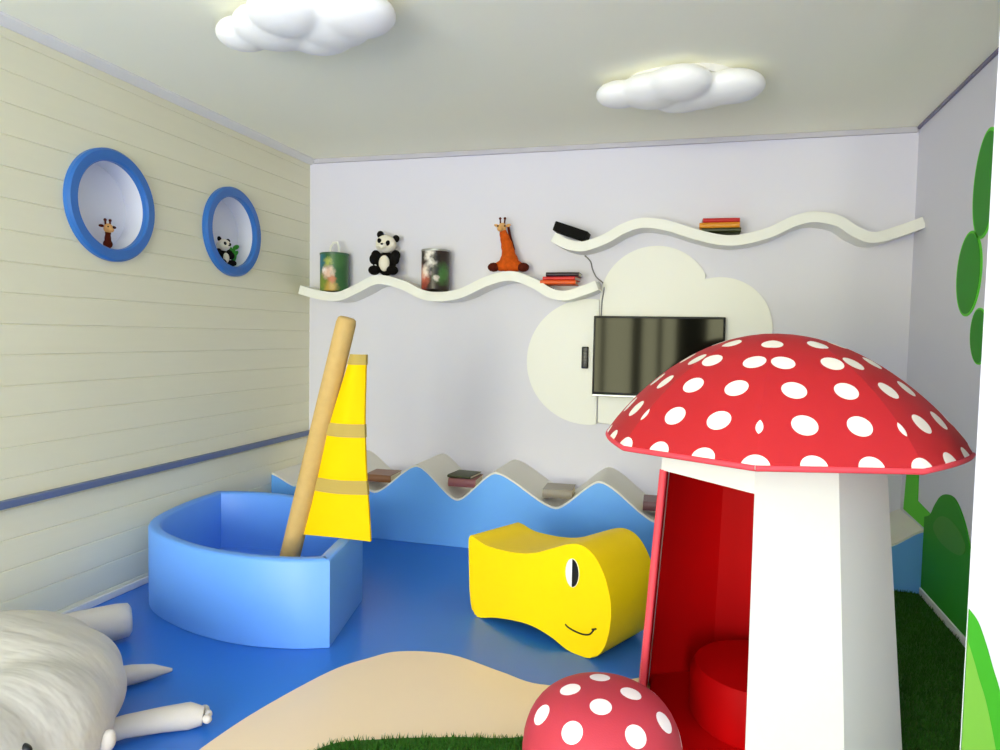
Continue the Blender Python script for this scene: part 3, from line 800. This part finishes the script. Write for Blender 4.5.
arm = obj('foreleg', bm, M['limb'], CU, 60)
for k, (dx, dy) in enumerate(((-.024, .024), (.004, .002), (.022, -.024))):
    bm = bmesh.new(); add_ball(bm, (-1.48+dx, 1.892+dy, .038), (.016, .014, .014), sub=2); obj('toe', bm, M['limb'], arm, 60)
bm = bmesh.new(); add_ball(bm, (-1.525, 1.545, .135), (.022, .02, .034), Matrix.Rotation(.3, 3, 'Y'), 3); obj('ear', bm, M['limb'], CU, 60)
for x, y, zz in ((-1.555, 1.315, .238),):
    bm = bmesh.new(); add_ball(bm, (x, y, zz), (.03, .014, .014), sub=3); obj('eye', bm, M['black'], CU, 60)

# ================================================================ MURAL PIECES ON THE RIGHT WALL AND PARTITION
FX = frame((XR, 0, 0), (0, 1, 0), (0, 0, 1), (-1, 0, 0))
def smooth_pts(pts, n=5, closed=True): return [(p.x, p.y) for p in catmull([(a, b, 0) for a, b in pts], n, closed)]
mu = empty('bush_mural', (0, 0, 0)); tag(mu, 'green bush mural cut-out low on the right wall behind the mushroom house', 'wall mural')
bm = bmesh.new(); add_prism(bm, [(4.3, .9), (4.144, .9), (4.122, .45), (3.89, .431), (3.93, .34), (4.372, .35)], .004, FX, h0=.0005); obj('stem', bm, M['lime'], mu)
top = [(3.984, .40), (3.9, .43), (3.84, .49), (3.76, .55), (3.66, .58), (3.56, .575), (3.46, .52), (3.38, .44), (3.3, .3)]
bm = bmesh.new(); add_prism(bm, [(3.984, .04)]+[(p.x, p.y) for p in catmull([(a, b, 0) for a, b in top], 5)]+[(3.0, .2), (2.95, .04)], .007, FX, h0=.0005); obj('bush', bm, M['green'], mu)
bm = bmesh.new(); add_prism(bm, smooth_pts([(3.835, .381), (3.799, .43), (3.72, .465), (3.6, .475), (3.48, .455), (3.402, .41), (3.45, .36), (3.58, .34), (3.74, .345)]), .009, FX, h0=.0065); obj('leaf', bm, M['olive'], mu)
ml = empty('leaf_mural', (0, 0, 0)); tag(ml, 'three dark green painted leaves with lime edges high on the right wall', 'wall mural')
for (yc, zc, ry, rz, rot) in ((3.42, 1.93, .135, .225, .12), (3.56, 1.572, .15, .185, .1), (3.40, 1.30, .10, .12, -.3)):
    pts = []
    for k in range(40):
        a = 2*PI*k/40; x, y = ry*math.cos(a), rz*math.sin(a); pts.append((yc+x*math.cos(rot)-y*math.sin(rot), zc+x*math.sin(rot)+y*math.cos(rot)))
    bm = bmesh.new(); add_prism(bm, pts, .004, FX, h0=.0005); bd = obj('leaf_border', bm, M['lime'], ml)
    pts = [(yc+(x-yc)*.9, zc+(y-zc)*.94) for x, y in pts]
    bm = bmesh.new(); add_prism(bm, pts, .006, FX, h0=.0035); obj('leaf', bm, M['green'], bd)
bm = bmesh.new(); add_prism(bm, [(3.2, 1.2), (3.23, 2.1), (3.27, 2.1), (3.25, 1.2)], .003, FX, h0=.0005); obj('stalk', bm, M['lime'], ml)
FP = frame((0, 1.9, 0), (1, 0, 0), (0, 0, 1), (0, -1, 0))
hm = empty('hill_mural', (0, 0, 0)); tag(hm, 'bright green hill mural on the partition at the right edge of the photo', 'wall mural')
hp = [(.634, .64), (.655, .61), (.675, .555), (.69, .505), (.71, .44), (.74, .3), (.76, .15), (.77, .02)]
cv = [(p.x, p.y) for p in catmull([(a, b, 0) for a, b in hp], 5)]
bm = bmesh.new(); add_prism(bm, [(.634, .01)]+cv[::-1][:0]+cv+[(.77, .01)], .004, FP, h0=.0005); obj('hill', bm, mat('mural_hill_green', srgb(58, 158, 28), .6, .3), hm)
cv2 = [(max(.6345, x-.028-.0*y), y-.03) for x, y in cv]
bm = bmesh.new(); add_prism(bm, [(.634, .012), (.634, .6)]+[p for p in cv2 if p[0] > .635 and p[1] > .013]+[(.73, .012)], .006, FP, h0=.0035); obj('hill_face', bm, M['limepale'], hm)

# ---------------------------------------------------------------- toys in the portholes
def mini_giraffe(loc, label, rz):
    e = empty('giraffe_figurine', loc, rz); tag(e, label, 'toy figure')
    def bd(bm):
        add_ball(bm, (0, 0, .03), (.03, .026, .03)); add_ball(bm, (0, 0, .065), (.02, .02, .035)); add_ball(bm, (0, -.002, .1), (.018, .018, .03))
    blob('body', bd, .005, 3, M['fur_br'], e)
    def hd(bm):
        add_ball(bm, (0, -.006, .13), (.03, .027, .032)); add_ball(bm, (0, -.03, .118), (.02, .022, .017))
    blob('head', hd, .005, 3, M['fur_t'], e)
    for q in (-1, 1):
        bm = bmesh.new(); add_tube(bm, [(q*.015, 0, .15), (q*.017, 0, .182)], .006, 8); add_ball(bm, (q*.017, 0, .183), .01, sub=2); obj('horn', bm, M['fur_br'], e, 60)
        bm = bmesh.new(); add_ball(bm, (q*.042, .002, .142), (.019, .008, .01), sub=2); obj('ear', bm, M['fur_br'], e, 60)
        bm = bmesh.new(); add_ball(bm, (q*.018, -.03, .138), .005, sub=2); obj('eye', bm, M['fur_b'], e, 60)
    e.scale = (.72, .72, .72)
    return e
y, zc = RINGS[0]; mini_giraffe((XL-.05, y+.035, zc-RI*.96), 'small tan giraffe toy looking out of the nearer porthole', PI/2-.2)
y, zc = RINGS[1]
panda((XL-.05, y-.01, zc-RI*.985), .62, PI/2-.2, 'small panda toy sitting inside the farther porthole', .1, 'panda_figurine')
e = empty('bamboo_sprig', (XL-.05, y+.085, zc-RI*.87)); tag(e, 'green felt bamboo sprig beside the panda in the farther porthole', 'toy plant')
bm = bmesh.new(); add_tube(bm, [(0, 0, -.006), (.004, .0, .05), (0, .01, .1)], .008, 8); obj('stalk', bm, M['bamboo'], e, 60)
for dy, dz, rt in ((.02, .06, .6), (-.02, .08, -.5), (.025, .1, .3), (.012, .035, 1.1)):
    bm = bmesh.new(); add_ball(bm, (0, dy, dz), (.006, .032, .014), Matrix.Rotation(rt, 3, 'X'), 2); obj('leaf', bm, M['bamboo'], e, 60)

# ================================================================ LIGHT
w = bpy.data.worlds.new('daylight'); S.world = w; w.use_nodes = True
nt = w.node_tree; bg = nt.nodes['Background']
tc = nt.nodes.new('ShaderNodeTexCoord'); sp_ = nt.nodes.new('ShaderNodeSeparateXYZ'); nt.links.new(tc.outputs['Generated'], sp_.inputs[0])
mr = nt.nodes.new('ShaderNodeMapRange'); mr.inputs['From Min'].default_value = -.12; mr.inputs['From Max'].default_value = .12
nt.links.new(sp_.outputs['Z'], mr.inputs['Value'])
mx = nt.nodes.new('ShaderNodeMix'); mx.data_type = 'RGBA'
mx.inputs[6].default_value = (1.12, 1.11, 1.06, 1)      # below the horizon: brighter tone added to throw light onto the ceiling
mx.inputs[7].default_value = (1.02, 1.04, 1.05, 1)           # bright overcast sky
nt.links.new(mr.outputs[0], mx.inputs[0]); nt.links.new(mx.outputs[2], bg.inputs[0]); bg.inputs[1].default_value = 11.8
hb = nt.nodes.new('ShaderNodeMapRange'); hb.interpolation_type = 'SMOOTHSTEP'       # olive horizon band, added to tint the reflection in the television
ab = mathn(nt, 'ABSOLUTE', mathn(nt, 'ADD', sp_.outputs['Z'], .015))
hb.inputs['From Min'].default_value = .10; hb.inputs['From Max'].default_value = .06
nt.links.new(ab, hb.inputs['Value'])
hx = nt.nodes.new('ShaderNodeMix'); hx.data_type = 'RGBA'; hx.inputs[7].default_value = (.95, .93, .56, 1)
nt.links.new(hb.outputs[0], hx.inputs[0]); nt.links.new(mx.outputs[2], hx.inputs[6]); nt.links.new(hx.outputs[2], bg.inputs[0])
def area(name, loc, rot, sx, sy, power=0, col=(1, 1, 1), portal=False):
    l = bpy.data.lights.new(name, 'AREA'); l.shape = 'RECTANGLE'; l.size = sx; l.size_y = sy; l.energy = power; l.color = col
    if portal: l.cycles.is_portal = True
    o = bpy.data.objects.new(name, l); COL.objects.link(o); o.location = loc; o.rotation_euler = rot
    return o
area('window_daylight', ((WX0+WX1)/2, YF-.12, (WZ0+WZ1)/2), (PI/2, 0, 0), WX1-WX0, WZ1-WZ0, portal=True)

S.view_settings.view_transform = 'Standard'; S.view_settings.look = 'None'
S.view_settings.gamma = 1; S.view_settings.use_curve_mapping = False
S.view_settings.exposure = 0.9
S.cycles.max_bounces = 12; S.cycles.diffuse_bounces = 8
